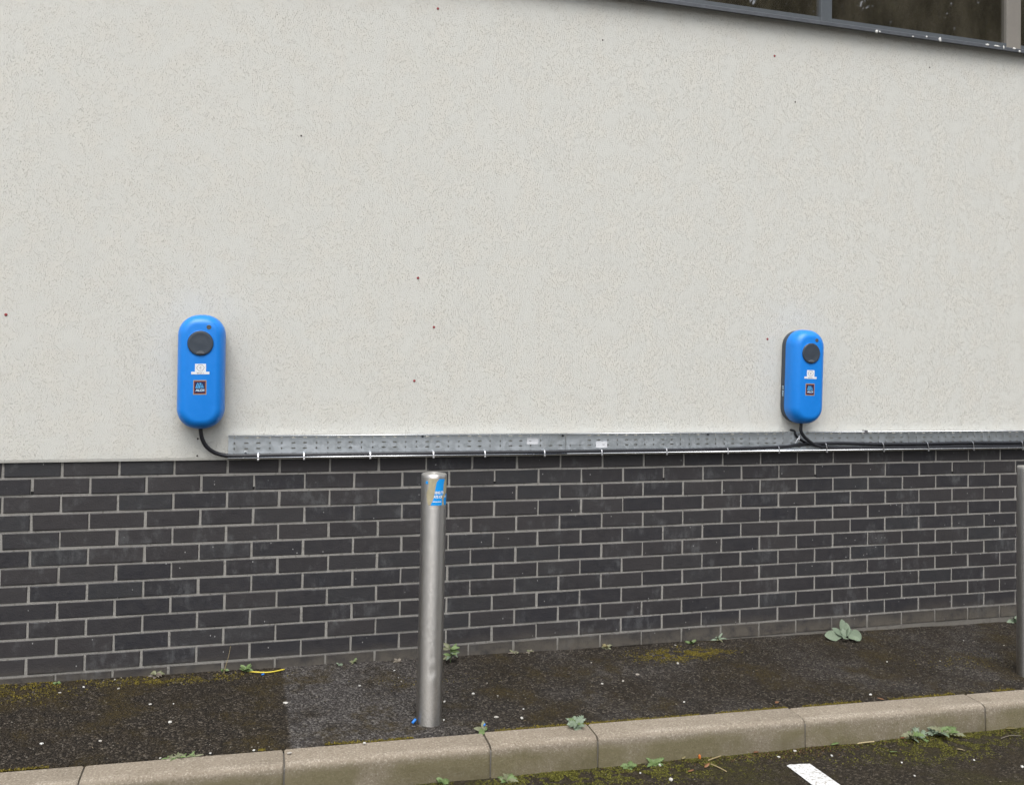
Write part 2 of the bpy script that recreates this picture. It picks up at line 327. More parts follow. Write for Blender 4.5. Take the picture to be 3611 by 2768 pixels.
for i in range(len(joints)-1):
    L = joints[i+1]-joints[i]-.005-.002*random.random(); x = joints[i]; p = Vector((x, ykerb(x), zg(x, ykerb(x))+.003))
    V = []
    for s, sx in enumerate((0, .006, L-.006, L)):
        for (py, pz) in prof:
            e = .004 if s in (0,3) else 0
            V.append((sx, py+(e if py < -.02 else 0), pz-(e if -.2 < pz else 0)))
    n = len(prof); Fc = [tuple(range(n)), tuple(3*n+k for k in range(n))[::-1]]
    for s in range(3):
        for k in range(n): Fc.append((s*n+k, (s+1)*n+k, (s+1)*n+(k+1)%n, s*n+(k+1)%n))
    o = mesh('kerb_stone', V, Fc, MAT['kerb'], kerb, p); o.rotation_euler = (0, math.atan(-(GX+GY*-.0135)), ang)
    o.location.y += random.uniform(-.002,.002); o.location.z += random.uniform(-.0025,.002); autosmooth(o, 35)
# --- painted parking bay line
q = [on_road(2772,2708), on_road(2850,2697)]; x0, x1 = q[0].x, q[1].x; V = []; Fc = []
ys = np.linspace(q[0].y, q[0].y-4.6, 60)
for y in ys:
    for f in np.linspace(0,1,6):
        x = x0+(x1-x0)*f; yy = y+(.012*nz(x*5, y, 9) if y == ys[0] else 0); V.append((x+(.003*nz(x,y,30) if f in (0,1) else 0), yy, road_z(x, yy)+.004))
for j in range(59):
    for i in range(5): Fc.append((j*6+i, (j+1)*6+i, (j+1)*6+i+1, j*6+i+1))
tag(mesh('parking_line', V, Fc, MAT['paint'], smooth=True), kind='structure')

# ================================================================== BUILDING
bld = tag(empty('building', (3, 0, 0)), 'building with cream rendered wall over a charcoal brick base and a grey ribbon window', 'building')
OX = Vector((-3, 0, 0))
WX0, WX1, WZ0, WZ1 = .35, 7.6, 3.31, 4.7   # window opening
RB, RY = .9665, -.012                       # bottom edge and face of the render
m = MB(); s = lambda x: x-3
for (a, b, c, d) in ((X0, X1, RB+.012, WZ0), (X0, WX0, WZ0, WZ1), (WX1, X1, WZ0, WZ1), (X0, X1, WZ1, 6.0)):
    m.box(s(a), s(b), RY, .22, c, d)
# bottom bead of the render
m.add([(s(X0),RY,RB+.012),(s(X1),RY,RB+.012),(s(X1),RY+.003,RB),(s(X0),RY+.003,RB),(s(X0),.2,RB),(s(X1),.2,RB)], [(3,2,1,0),(4,5,2,3)])
rw = m.build('rendered_wall', MAT['render'], bld)
bpl = MB().box(s(X0), s(X1), .0045, .22, -.45, RB-.0005).build('brick_base', MAT['mortar'], bld)
# bricks
bm_ = []
for v in range(6):
    r = random.Random(v); mb = MB(); j = lambda a=.0012: r.uniform(-a, a); b = .0025
    x0, x1, z0, z1 = -.1075, .1075, -.0325, .0325
    fr = [(x0+b+j(),0+j(.0006),z0+b+j()),(0+j(.02),j(.0006),z0+b+j()),(x1-b+j(),0+j(.0006),z0+b+j()),(x1-b+j(),0+j(.0006),z1-b+j()),(0+j(.02),j(.0006),z1-b+j()),(x0+b+j(),0+j(.0006),z1-b+j())]
    md = [(x0+j(),b,z0+j()),(0,b,z0+j()),(x1+j(),b,z0+j()),(x1+j(),b,z1+j()),(0,b,z1+j()),(x0+j(),b,z1+j())]
    bk = [(p[0], .05, p[2]) for p in md]
    mb.add(fr+md+bk, [(0,1,4,5),(1,2,3,4)]+[(i, 6+i, 6+(i+1)%6, (i+1)%6)[::1] for i in range(6)]+[(6+i, 12+i, 12+(i+1)%6, 6+(i+1)%6) for i in range(6)])
    me = bpy.data.meshes.new('brick'); me.from_pydata(mb.V, [], mb.F); me.update(); me.materials.append(MAT['brick']); bm_.append((me, mb))
cand = []
for row in range(0, 16):
    zc = Z0+.0375-.075*row; off = 0 if row % 2 == 0 else .1125
    i0 = int(math.floor((X0-off)/.225))+1; i1 = int((X1-off)/.225)-1
    for i in range(i0, i1):
        xc = off+.225*(i+.5); back = .009 if row >= 13 else 0
        p = Vector((xc, 0, zc)); q = RM.transposed() @ (p-CAMP); u = W/2+CX+F*q.x/-q.z; v = H/2+CY-F*q.y/-q.z
        vis = -60 < u < W+60 and zc+.0325 > zg(xc,0)+.004
        cand.append((0 if vis else 1, (p-CAMP).length, xc, zc, back))
cand.sort(); rest = MB()
for n, (nv, dd, xc, zc, back) in enumerate(cand):
    me, mb = bm_[random.randrange(6)]; dx, dz, dy = random.uniform(-.0016,.0016), random.uniform(-.001,.001), random.uniform(-.001,.0012)+back; rot = random.uniform(-.006,.006)
    hi = 1.0 if zc+.0325 < RB else (RB-.0015-(zc-.0325))/.065
    if n < 300 and not nv:
        o = bpy.data.objects.new('brick', me); o.location = (xc-3+dx, dy, zc+dz); o.rotation_euler = (0, rot, 0); link(o, bpl)
    else: rest.add([(xc-3+dx+v[0], v[1]+dy, zc+dz+v[2]) for v in mb.V], mb.F)
tag(rest.build('brick_courses', MAT['brick'], bpl), 'charcoal bricks beyond the nearest ones', kind='stuff')
for i in (-4, 0, 4, 9, 13, 17, 21, 25):     # open weep vents in the second course
    x = .1125+.225*i; MB().box(-.0055,.0055,-.0015,.02,-.0065,.0065).build('weep_vent', MAT['void'], bpl, (x-3, .004, Z0-.063))
# mortar dabs squeezed out of joints
# --- window
fr = MB(); FY = .045
fr.box(s(WX0), s(WX1), FY, FY+.07, WZ0-.02, WZ0+.05).box(s(WX0), s(WX1), FY, FY+.07, WZ1-.05, WZ1+.02)
win = fr.build('window', MAT['frame'], bld)
muls = [1.53, 2.77, 4.01, 5.306, 6.55]
for x in muls:
    wdt = .036 if x != 5.306 else .053
    MB().bbox(-wdt, wdt, FY-.004, FY+.068, WZ0-.01, WZ1+.01, .003).build('mullion', MAT['frame' if x != 5.306 else 'post'], win, (s(x), 0, 0))
edges = [WX0]+muls+[WX1]
for a, b in zip(edges[:-1], edges[1:]):
    MB().box(s(a+.03), s(b-.03), FY+.018, FY+.024, WZ0+.04, WZ1-.04).build('pane', MAT['glass'], win)
m = MB().box(s(WX0)-.05, s(WX1)+.05, 3.2, 3.3, 2.6, WZ1+.6).box(s(WX0)-.05, s(WX1)+.05, .2, 3.2, 2.55, 2.6).box(s(WX0)-.05, s(WX1)+.05, .2, 3.2, WZ1+.5, WZ1+.6)
m.box(s(WX0)-.1, s(WX0)-.05, .2, 3.3, 2.6, WZ1+.6).box(s(WX1)+.05, s(WX1)+.1, .2, 3.3, 2.6, WZ1+.6); m.build('interior', MAT['inside'], bld)
# sill
m = MB(); prof = [(.05,3.318),(-.058,3.293),(-.062,3.290),(-.062,3.272),(-.054,3.272),(-.054,3.280),(.05,3.300)]; n = len(prof)
m.add([(s(xx), y, z) for xx in (WX0-.06, WX1+.06) for y, z in prof], [tuple(range(n)), tuple(n+k for k in range(n))[::-1]]+[(k, n+k, n+(k+1)%n, (k+1)%n) for k in range(n)])
sill = m.build('window_sill', MAT['sill'], bld)
for (u, v, w, h) in ((3092,112,6,7),(3103,116,3,4),(3315,141,6,9),(3268,131,4,3),(3482,156,9,4),(3515,162,14,3),(3540,168,3,7),(3577,171,7,4),(3596,184,5,4),(3220,131,4,3)):
    p = on_wall(u, v, -.0625); m = MB(); n = 9; k_ = 1/560.
    ring = lambda s_, y: [(s_*w*k_*math.cos(t)*random.uniform(.7,1.2), y, s_*h*k_*math.sin(t)*random.uniform(.7,1.2)) for t in [2*math.pi*i/n for i in range(n)]]
    z = min(max(p.z, 3.276), 3.288); m.ring_loft([ring(1,.0), ring(.6,-.0022)]).build('bird_dropping', MAT['dropping'], sill, (p.x-3, -.0618, z), True)
def disc(name, u, v, r, mm, par, d=.003, y=RY):
    p = on_wall(u, v, y); m = MB(); n = 12; rg = lambda rr, yy: [(rr*math.cos(t), yy, rr*math.sin(t)) for t in [-2*math.pi*i/n for i in range(n)]]
    return m.ring_loft([rg(r, .004), rg(r, -d*.5), rg(r*.7, -d)]).build(name, mm, par, (p.x-(3 if par else 0), p.y, p.z), True)
for (u, v) in ((1544,32),(2731,199),(1474,981),(21,1110),(1530,1154),(1461,1343),(2706,1196)): disc('wall_plug', u, v, .0062, MAT['plug'], rw)
for (u, v) in ((2804,361),(3278,239),(2125,143),(697.5,1547),(695.5,1607),(1062,480)): disc('wall_plug', u, v, .0042, MAT['dot'], rw, .002)
# perforated shelf upright seen through the glass
sh = tag(empty('shelf_upright', (5.21, .2, 2.6)), 'perforated grey shelving upright standing behind the window glass', 'shelving')
for dx, w_ in ((-.10,.006),(-.045,.008),(0,.012)): MB().box(dx-w_, dx+w_, 0, .02, 0, 2.1).build('upright', MAT['upright'], sh)
for k in range(30): MB().box(.022,.030,-.002,.004,.66+.045*k,.675+.045*k).build('slot', MAT['upright'], sh)
MB().box(-.14,.07,.022,.03,0,2.1).build('back_panel', MAT['inside'], sh)

# ================================================================== CABLE TRAY
TB, TL = -.022, -.043                       # back plate and lip, y
TZ0, TZ1 = .9745, 1.077
def tray(xa, xb, label, phase, gaps=()):
    root = tag(empty('cable_tray', (xa, TB, TZ0)), label, 'cable tray', 'lengths of cable tray along the wall')
    L = xb-xa; m = MB(); hh = TZ1-TZ0; cuts = [hh, hh-.0235, hh-.048, hh-.0725, 0]; nc = int(L/.05); pit = L/nc
    for i in range(nc):
        xc = (i+.5)*pit; horiz = ((i+phase)//2) % 2 == 0
        for r_ in range(4):
            zt, zb = cuts[r_], cuts[r_+1]; zc = [hh-.0118, hh-.0358, hh-.0602, hh-.0845][r_]
            a, b, c = (.0098,.0033,.003) if horiz else (.0034,.0052,.003)
            A = pit/2
            I = [(a-c,b),(a,b-c),(a,-b+c),(a-c,-b),(-a+c,-b),(-a,-b+c),(-a,b-c),(-a+c,b)]
            t, bo = zt-zc, zb-zc
            O = [(a-c,t),(A,t),(A,b-c),(A,-b+c),(A,bo),(a-c,bo),(-a+c,bo),(-A,bo),(-A,-b+c),(-A,b-c),(-A,t),(-a+c,t)]
            P = [(xc+x, 0, zc+z) for x, z in I+O]
            o8 = lambda k: 8+k
            m.add(P, [f[::-1] for f in [(0,o8(0),o8(1),o8(2),1),(1,o8(2),o8(3),2),(2,o8(3),o8(4),o8(5),3),(3,o8(5),o8(6),4),(4,o8(6),o8(7),o8(8),5),(5,o8(8),o8(9),6),(6,o8(9),o8(10),o8(11),7),(7,o8(11),o8(0),0)]])
    base = m.build('perforated_base', MAT['galv'], root); sm = base.modifiers.new('thickness', 'SOLIDIFY'); sm.thickness = .0012; sm.offset = 0
    d = TL-TB
    def flange(name, z, sgn, spans):
        m = MB()
        for a, b in spans:
            prof = [(.001, 0), (d+.002, 0), (d, -sgn*.001), (d, -sgn*.005), (d+.0015, -sgn*.005), (d+.0015, -sgn*.0022), (.001, -sgn*.0016)]
            n = len(prof); m.add([(x, y, z+zz) for x in (a, b) for y, zz in prof], [tuple(range(n)), tuple(n+k for k in range(n))[::-1]]+[(k, n+k, n+(k+1)%n, (k+1)%n) for k in range(n)])
        return m.build(name, MAT['galv'], root)
    spans = []; c = 0
    for g0, g1 in gaps: spans.append((c, g0-xa)); c = g1-xa
    spans.append((c, L)); flange('top_flange', hh, 1, spans); fb = flange('bottom_flange', 0, -1, [(0, L)])
    MB().tube([(0, d+.0005, .0035), (L*.5, d+.0005, .0035), (L, d+.0005, .0035)], .0032, 10).build('rolled_edge', MAT['edge'], fb, smooth=True)
    m = MB()
    for a, b in spans: m.tube([(a, d+.001, hh-.0012), (b, d+.001, hh-.0012)], .0018, 8)
    m.build('rolled_edge', MAT['edge'], root, smooth=True)
    return root
t1 = tray(.899, 2.489, 'left length of galvanised cable tray starting beside the left blue charger', 3)
t2 = tray(2.491, 7.9, 'right length of galvanised cable tray running under the right blue charger', 2, [(3.735, 3.865)])
def tl(root, x, y, z): return (x-root.location.x, y-root.location.y, z-root.location.z)
MB().bbox(2.405-.899, 2.487-.899, -.0016, -.0004, .045, .0985, .0005).build('splice_plate', MAT['galv'], t1)
MB().bbox(0, .115, -.0016, -.0004, .045, .0985, .0005).build('splice_plate', MAT['galv'], t2)
def screw(root, u, v):
    p = on_wall(u, v, TB-.002); n = 14; rg = lambda r, y: [(r*math.cos(t), y, r*math.sin(t)) for t in [-2*math.pi*i/n for i in range(n)]]
    o = MB().ring_loft([rg(.0115,.001), rg(.0115,-.0012), rg(.0105,-.002)]).build('washer', MAT['galv'], root, tl(root, p.x, TB, p.z))
    MB().ring_loft([rg(.0055,0), rg(.0055,-.004), rg(.003,-.0055)]).build('screw_head', MAT['dark'], o, (0,-.0018,0))
screw(t1, 1490, 1538.5); screw(t1, 866, 1599); screw(t2, 1984, 1536.5); screw(t2, 2496, 1531.5)
for root, (u0, v0, u1, v1) in ((t1, (1858,1543,1898,1566)), (t2, (2102,1556.5,2141,1578.5))):
    a, b = on_wall(u0, v0, TB-.002), on_wall(u1, v1, TB-.002)
    lb = MB().box(a.x-root.location.x, b.x-root.location.x, -.0022, -.0012, b.z-root.location.z, a.z-root.location.z).build('label', MAT['white'], root)
    xm = (a.x+b.x)/2-root.location.x; zm = (a.z+b.z)/2-root.location.z; sx = -.012 if root is t1 else .010
    MB().box(xm+sx-.006, xm+sx+.006, -.0026, -.0023, zm-.001, zm+.0008).build('print_line', MAT['ink'], lb)
# little grey clip on the top flange
p = on_wall(2900+.32436*470, 1480+.32436*128, TL)
cl = tag(empty('beam_clip', (p.x, TL, TZ1)), 'small dark grey clip gripping the top edge of the cable tray', 'clip')
MB().bbox(-.007,.012,-.004,.018,-.009,.006,.0015).build('clip_body', MAT['clip'], cl)
MB().tube(catmull([(-.016,-.003,-.003),(-.009,-.006,-.008),(0,-.006,-.006)],4), .002, 6).build('clip_tongue', MAT['clip'], cl)

# ================================================================== CABLES
CR = .0089; CYY = TB-.0015-CR; ZC = TZ0+.0035+CR
def wp(u, v, y): return on_wall(u, v, y)
cA = [Vector((.781,-.052,1.13)), wp(708,1520,-.052), wp(713,1547,-.050), wp(727,1573,-.046), wp(753,1594,-.038), wp(787,1604.5,-.031), Vector((.93,CYY,ZC))]
x = 1.1
while x < 3.4: cA.append(Vector((x, CYY+random.uniform(-.001,.0005), ZC+random.uniform(-.0005,.0015)))); x += .21
for (u, v) in ((2745,1577),(2800,1571),(2860,1566),(2960,1563)): cA.append(Vector((wp(u,v,CYY).x, CYY+.001, wp(u,v,CYY).z)))
x = 4.3
while x < 7.8: cA.append(Vector((x, CYY, ZC+.019+random.uniform(-.001,.003)))); x += .3
cb = tag(MB().tube(catmull(cA, 7), CR, 12).build('power_cable', MAT['cable'], smooth=True), 'long black cable from the left blue charger along the whole tray', 'cable')
yR = TL-.006
cB = [Vector((3.806,-.055,1.145)), Vector((3.806,-.055,1.112)), wp(2825,1521,-.056), wp(2839.6,1544,-.055), wp(2868,1566,-.05), wp(2890,1574,-.042), wp(2916,1577.5,-.034), Vector((4.16,CYY-.001,ZC-.0005))]
x = 4.4
while x < 7.8: cB.append(Vector((x, CYY-.001, ZC+random.uniform(-.001,.002)))); x += .3
tag(MB().tube(catmull(cB, 7), CR, 12).build('power_cable', MAT['cable'], smooth=True), 'black cable looping down from the right blue charger into the tray', 'cable')
cC = [Vector((3.764,-.004,1.086)), wp(2800,1519,-.020), wp(2805,1532,-.026), wp(2815,1545,-.027), wp(2835,1557,-.025), wp(2862,1569,-.024), wp(2900,1573,-.0245)]
tag(MB().tube(catmull(cC, 7), .0062, 10).build('control_cable', MAT['cable'], smooth=True), 'thin black cable dropping from behind the right charger through the tray notch', 'cable')
# steel ties round cable and bottom flange
def tie(x, ztop, label, wdt=.0028, lean=0.0):
    f = -.0475
    path = [(TB-.0018,ztop-.012),(TB-.004,ztop-.001),(CYY,ztop+.0012),(CYY-.010,ztop-.002),(f,ztop-.014),(f,TZ0+.004),(f+.003,TZ0-.0035),(CYY,TZ0-.0035),(TB-.0018,TZ0-.003)]
    m = MB(); rings = []; t = .0011; pts = catmull([(0, y, z) for y, z in path], 3)
    for i, p in enumerate(pts):
        tg = (pts[min(i+1,len(pts)-1)]-pts[max(i-1,0)]).normalized(); nn = Vector((0, tg.z, -tg.y))
        lx = lean*(p.z-TZ0)
        rings.append([(lx-wdt, p.y, p.z), (lx+wdt, p.y, p.z), (lx+wdt, p.y+nn.y*t, p.z+nn.z*t), (lx-wdt, p.y+nn.y*t, p.z+nn.z*t)])
    root = tag(empty('cable_tie', (x, 0, 0)), label, 'cable tie', 'bright cable ties along the bottom edge of the tray')
    m.ring_loft(rings).build('strap', MAT['tie'], root); MB().bbox(-.0042,.0042,f-.003,f+.001,TZ0-.009,TZ0-.001,.001).build('buckle', MAT['tie'], root)
ORD = ['first','second','third','fourth','fifth','sixth','seventh','eighth','ninth','tenth','eleventh','twelfth','thirteenth','fourteenth','fifteenth']
for i, u in enumerate((910.7,1072,1305.5,1528,1709.6,1919.4,2121,2349.5,2565,2745,2913.5,3114,3271,3431,3604)):
    x = on_wall(u, 1590, -.04).x; tie(x, ZC+CR if x < 3.5 else (ZC+CR+.005 if x < 3.9 else ZC+CR+.019), f'bright metal cable tie, {ORD[i]} from the left end of the tray', lean=0 if x < 3.9 else -.12)
m = MB(); a, b, c = wp(2823,1533,-.043), wp(2812,1550,-.045), wp(2804,1563,-.042)
m.tube([a, b, c], .0022, 6); m.tube([b, wp(2818,1551,-.043), wp(2822,1540,-.041)], .0018, 6)
tag(m.build('loose_tie', MAT['tie']), 'loose slanting tie hanging beside the right charger cable over the tray', 'cable tie')

# ================================================================== CHARGERS
def rrect(hw, hh, r, n=9):
    P = []
    for cx, cz, a0 in ((hw-r,hh-r,0),(-hw+r,hh-r,90),(-hw+r,-hh+r,180),(hw-r,-hh+r,270)):
        for k in range(n): t = R(a0+90*k/(n-1)); P.append((cx+r*math.cos(t), cz+r*math.sin(t)))
    return P
def lathe(name, prof, mm, par, loc, n=40):
    return autosmooth(MB().ring_loft([[(r*math.cos(t), y, r*math.sin(t)) for t in [-2*math.pi*i/n for i in range(n)]] for r, y in prof]).build(name, mm, par, loc), 30)
def flat(name, V, Fc, y, th, mm, par):
    """flat print: (x,z) points given a small thickness"""
    n = len(V); VV = [(a, y, b) for a, b in V]
    o = mesh(name, VV, [tuple(f) for f in Fc], mm, par); return o
def charger(x, zc, label, num, tilt):
    root = tag(empty('wall_charger', (x, RY, zc)), label, 'charger', 'blue electric car chargers on the wall'); root.rotation_euler = (0, tilt, 0)
    HW, HH, CRR = .0995, .248, .089; YB, YF = -.042, -.128
    # back housing, slightly deeper at the bottom
    rings = []
    for y, ins in ((.0,.006),(-.004,.004),(YB+.004,.003),(YB-.002,.006)):
        rings.append([(a, y*(1.0 if b < 0 else 1.0), b) for a, b in rrect(HW-ins, HH-ins, CRR-ins)][::-1])
    bk = autosmooth(MB().ring_loft(rings).build('back_housing', MAT['dark'], root), 35)
    rings = [[(a, YB+.001, b) for a, b in rrect(HW-.004, HH-.004, CRR-.004)][::-1], [(a, YB, b) for a, b in rrect(HW-.001, HH-.001, CRR-.001)][::-1]]
    ex, ey = .043, .060
    rings.append([(a, YB-.008, b) for a, b in rrect(HW, HH, CRR)][::-1]); rings.append([(a, YF+ey, b) for a, b in rrect(HW-.001, HH-.001, CRR-.001)][::-1])
    for k in range(1, 11):
        t = R(9*k); rings.append([(a, YF+ey*(1-math.sin(t)), b) for a, b in rrect(HW-.001-ex*(1-math.cos(t)), HH-.001-ex*(1-math.cos(t)), CRR-.001-ex*(1-math.cos(t)))][::-1])
    cv = autosmooth(MB().ring_loft(rings).build('front_cover', MAT['blue'], root), 40)
    # socket flap
    dz = 1.4816-1.3585
    lathe('socket_ring', [(.0565,YF+.001),(.0565,YF-.0012),(.0545,YF-.002),(.0535,YF-.0005),(.0535,YF+.001)], MAT['blue'], cv, (-.003,0,dz))
    fl = lathe('socket_flap', [(.0528,YF+.002),(.0528,YF-.003),(.0505,YF-.0058),(.045,YF-.0072),(.043,YF-.0068),(.02,YF-.0082),(.002,YF-.0085)], MAT['dark'], root, (-.003,0,dz))
    m = MB(); n = 14; a0 = 28
    arc = [(.0175*math.cos(t), .0125*math.sin(t)) for t in [math.pi*i/n for i in range(n+1)]]
    m.ring_loft([[(a, YF-.0062, b-.0445) for a, b in arc][::-1], [(a*.9, YF-.0098, b*.9-.0440) for a, b in arc][::-1]]).build('lift_tab', MAT['tab'], fl)
    lathe('indicator_lens', [(.0098,YF+.002),(.0098,YF-.0006),(.0085,YF-.0012),(.002,YF-.0006)], MAT['grey'], root, (.0305,0,1.5516-1.3585), 20)
    for (a, b) in ((.055,.202),(.059,.197),(.063,.192),(.067,.186)): lathe('sounder_hole', [(.0011,YF+.030),(.0011,YF-.001)], MAT['void'], root, (a-.004,.006,b+.006), 8)
    # white label with hexagon
    y = YF-.0004; lz = 1.377-1.3585; lx = -.0015
    def rect(name, xa, xb, za, zb, yy, mm, par): return flat(name, [(xa,za),(xb,za),(xb,zb),(xa,zb)], [(0,1,2,3)], yy, 0, mm, par)
    lab = MB().box(lx-.0225, lx+.0225, y-.0002, y+.0004, lz-.0172, lz+.0172).build('number_label', MAT['white'], root)
    MB().box(lx-.0375, lx+.0365, y-.0004, y+.0004, lz-.0278, lz-.0168).build('label_strip', MAT['white'], lab)
    hx = [((.0165*math.cos(R(60*k)))+lx, .0150*math.sin(R(60*k))+lz) for k in range(6)]; hi = [((.0153*math.cos(R(60*k)))+lx, .0139*math.sin(R(60*k))+lz) for k in range(6)]
    flat('hexagon', hx+hi, [(k, (k+1)%6, 6+(k+1)%6, 6+k) for k in range(6)], y-.0005, 0, MAT['ink'], lab)
    V, Fc = fit_text('C', lx-.0036, lx+.0036, lz-.0045, lz+.0045, .02); flat('lettering', V, Fc, y-.0006, 0, MAT['ink'], lab)
    V, Fc = fit_text('EVCP '+num, lx-.0135, lx+.0125, lz-.0252, lz-.0195, 0); flat('lettering', V, Fc, y-.0008, 0, MAT['ink'], lab)
    # badge
    bx, bz = -.003, 1.2932-1.3585; bw, bh = .0268, .0312
    bd = MB().box(bx-bw, bx+bw, y-.0002, y+.0004, bz-bh, bz+bh).build('badge', MAT['tan'], root)
    k = .0535/578; X = lambda a: bx+(a-581)*k; Z = lambda b: bz-(b-1237)*k
    MB().box(X(325), X(838), y-.0005, y, Z(1530), Z(945)).build('badge_border', MAT['red'], bd)
    MB().box(X(362), X(800), y-.0008, y, Z(1492), Z(985)).build('badge_field', MAT['navy'], bd)
    V = []; Fc = []
    for a0, a1, c0, c1 in ((390,440,468,500),(463,512,538,568),(530,582,608,648)):
        n = len(V); V += [(X(a0),Z(1278)),(X(a1),Z(1278)),(X((a1+c1)/2-6),Z(1150)),(X(c1),Z(1028)),(X(c0),Z(1028)),(X((a0+c0)/2-6),Z(1150))]; Fc += [(n,n+1,n+2,n+5),(n+5,n+2,n+3,n+4)]
    for a0, a1, c0, c1, z0, z1 in ((600,772,612,752,1252,1214),(628,742,636,726,1186,1153),(645,716,650,696,1126,1090)):
        n = len(V); V += [(X(a0),Z(z0)),(X(a1),Z(z0)),(X(c1),Z(z1)),(X(c0),Z(z1))]; Fc.append((n,n+1,n+2,n+3))
    flat('emblem', V, Fc, y-.001, 0, MAT['cyan'], bd)
    V, Fc = fit_text('ALDI', X(388), X(778), Z(1425), Z(1315), .035); flat('lettering', V, Fc, y-.001, 0, MAT['pale'], bd)
    # small print on the side of the back housing
    m = MB()
    for kk in range(9):
        if kk in (3,): continue
        z = -.055-kk*.0062; m.box(-HW+.0015, -HW+.0032, -.030, -.019-(kk%3)*.002, z-.0018, z+.0018)
    m.build('side_print', MAT['pale'], bk)
    lathe('cable_gland', [(.0135,0),(.0135,-.002),(.0115,-.010)], MAT['dark'], root, (0,0,0), 16).matrix_local = Matrix.Translation((.002,-.040,-.238)) @ Matrix.Rotation(R(90),4,'X')
    return root
charger(.7795, 1.3585, 'blue rounded charger on the left, above the start of the cable tray', '2', R(-.7))
charger(3.804, 1.3715, 'blue rounded charger on the right, below the ribbon window', '1', R(1.3))

# ================================================================== BOLLARDS
def bollard(x, y, label, sticker, rz=0):
    z0 = pave_z(x, y); hgt = .977-z0 if sticker else .962-z0; rad = .0504
    root = tag(empty('bollard', (x, y, z0)), label, 'bollard', 'stainless steel bollards in the pavement')
    to_cam = math.atan2(CAMP.y-y, CAMP.x-x)
    rings = []; n = 72; zs = [-.05]+list(np.linspace(0, hgt-.0035, 90))+[hgt-.001]
    for z in zs:
        rr = []
        for k in range(n):
            t = 2*math.pi*k/n; dt = (t-to_cam+math.pi) % (2*math.pi)-math.pi; r = rad-(.0025 if z > hgt-.002 else 0)
            if sticker:
                r -= .0032*math.exp(-((dt-.22)/.30)**2-((z-.212)/.016)**2); r += .0011*math.exp(-((dt-.22)/.3)**2-((z-.178)/.012)**2); r -= .0014*math.exp(-((dt-.12)/.22)**2-((z-.265)/.03)**2)
            rr.append((r*math.cos(t), r*math.sin(t), z))
        rings.append(rr)
    autosmooth(MB().ring_loft(rings, True, False).build('shaft', MAT['steel'], root), 50)
    cap = [[((rad-i)*math.cos(2*math.pi*k/n), (rad-i)*math.sin(2*math.pi*k/n), hgt+d) for k in range(n)] for i, d in ((.0024,-.0012),(.0028,-.0004),(.0045,0),(.02,.0004),(.04,.0004))]
    autosmooth(MB().ring_loft(cap, False, True).build('cap', MAT['steel'], root), 50)
    if not sticker: return root
    K = .1008/1005
    def P(px, py, lift):
        ss = max(-.985, min(.985, (px-577)/502)); a = math.asin(ss); z = hgt-(py-240-45*math.cos(a))*K
        t = to_cam+a; r = rad+lift; return (r*math.cos(t), r*math.sin(t), z)
    def piece(name, rows, lift, mm, par, jag=6):
        ys = list(range(rows[0][0], rows[-1][0]+1, 12)); V = []; Fc = []; c = 12
        for yy in ys:
            l = np.interp(yy, [r[0] for r in rows], [r[1] for r in rows])+random.uniform(-jag,jag); rr = np.interp(yy, [r[0] for r in rows], [r[2] for r in rows])+random.uniform(-jag,jag)
            for i in range(c+1): V.append(P(l+(rr-l)*i/c, yy, lift))
        for j in range(len(ys)-1):
            for i in range(c): Fc.append((j*(c+1)+i, (j+1)*(c+1)+i, (j+1)*(c+1)+i+1, j*(c+1)+i+1))
        return mesh(name, V, Fc, mm, par, smooth=True)
    st = piece('sticker', [(430,380,720),(560,368,700),(700,375,690),(850,335,660),(1000,292,640),(1100,290,610),(1200,310,600),(1300,322,580),(1400,345,500),(1480,372,470)], .0004, MAT['stan'], root)
    piece('torn_strip', [(420,985,1062),(600,950,1066),(800,930,1066),(1000,930,1045),(1100,880,1005),(1200,880,975),(1300,890,965),(1480,895,985)], .0005, MAT['stan'], st)
    piece('printed_piece', [(440,790,1000),(480,755,985),(540,700,975),(600,670,965),(700,660,950),(800,640,945),(900,630,945),(1000,610,945),(1060,600,930),(1100,590,900),(1200,575,890),(1300,540,905),(1400,490,900),(1480,455,890)], .0008, MAT['sblue'], st, 4)
    piece('printed_piece', [(1020,1048,1070),(1100,1012,1065),(1180,978,1060),(1250,956,1058),(1350,970,1055),(1470,985,1050)], .0009, MAT['sblue'], st, 3)
    piece('printed_piece', [(520,285,320),(545,262,340),(580,258,345),(620,265,338),(640,285,320)], .0009, MAT['sblue'], st, 3)
    def words(s_, x0, x1, y0, y1, cl=None, cr=None):
        V, Fc = fit_text(s_, x0, x1, y1, y0, .05); bm = bmesh.new(); vs = [bm.verts.new((a, b, 0)) for a, b in V]
        for f in Fc:
            try: bm.faces.new([vs[i] for i in f])
            except ValueError: pass
        for cut, nrm in ((cl,(-1,0,0)),(cr,(1,0,0))):
            if cut: bmesh.ops.bisect_plane(bm, geom=bm.verts[:]+bm.edges[:]+bm.faces[:], plane_co=(cut,0,0), plane_no=nrm, clear_outer=True)
        for cut in range(int(x0)+20, int(x1), 20): bmesh.ops.bisect_plane(bm, geom=bm.verts[:]+bm.edges[:]+bm.faces[:], plane_co=(cut,0,0), plane_no=(1,0,0))
        bm.verts.index_update(); V = [P(v.co.x, v.co.y, .0014) for v in bm.verts]; Fc = [[v.index for v in f.verts] for f in bm.faces]; bm.free()
        mesh('lettering', V, Fc, MAT['swhite'], st)
    words('DING TO', 575, 1010, 915, 1032, 612, 950); words('ATE CRI', 570, 935, 1078, 1195, 588, 892); words('S', 985, 1035, 1095, 1170)
    m_ = 540
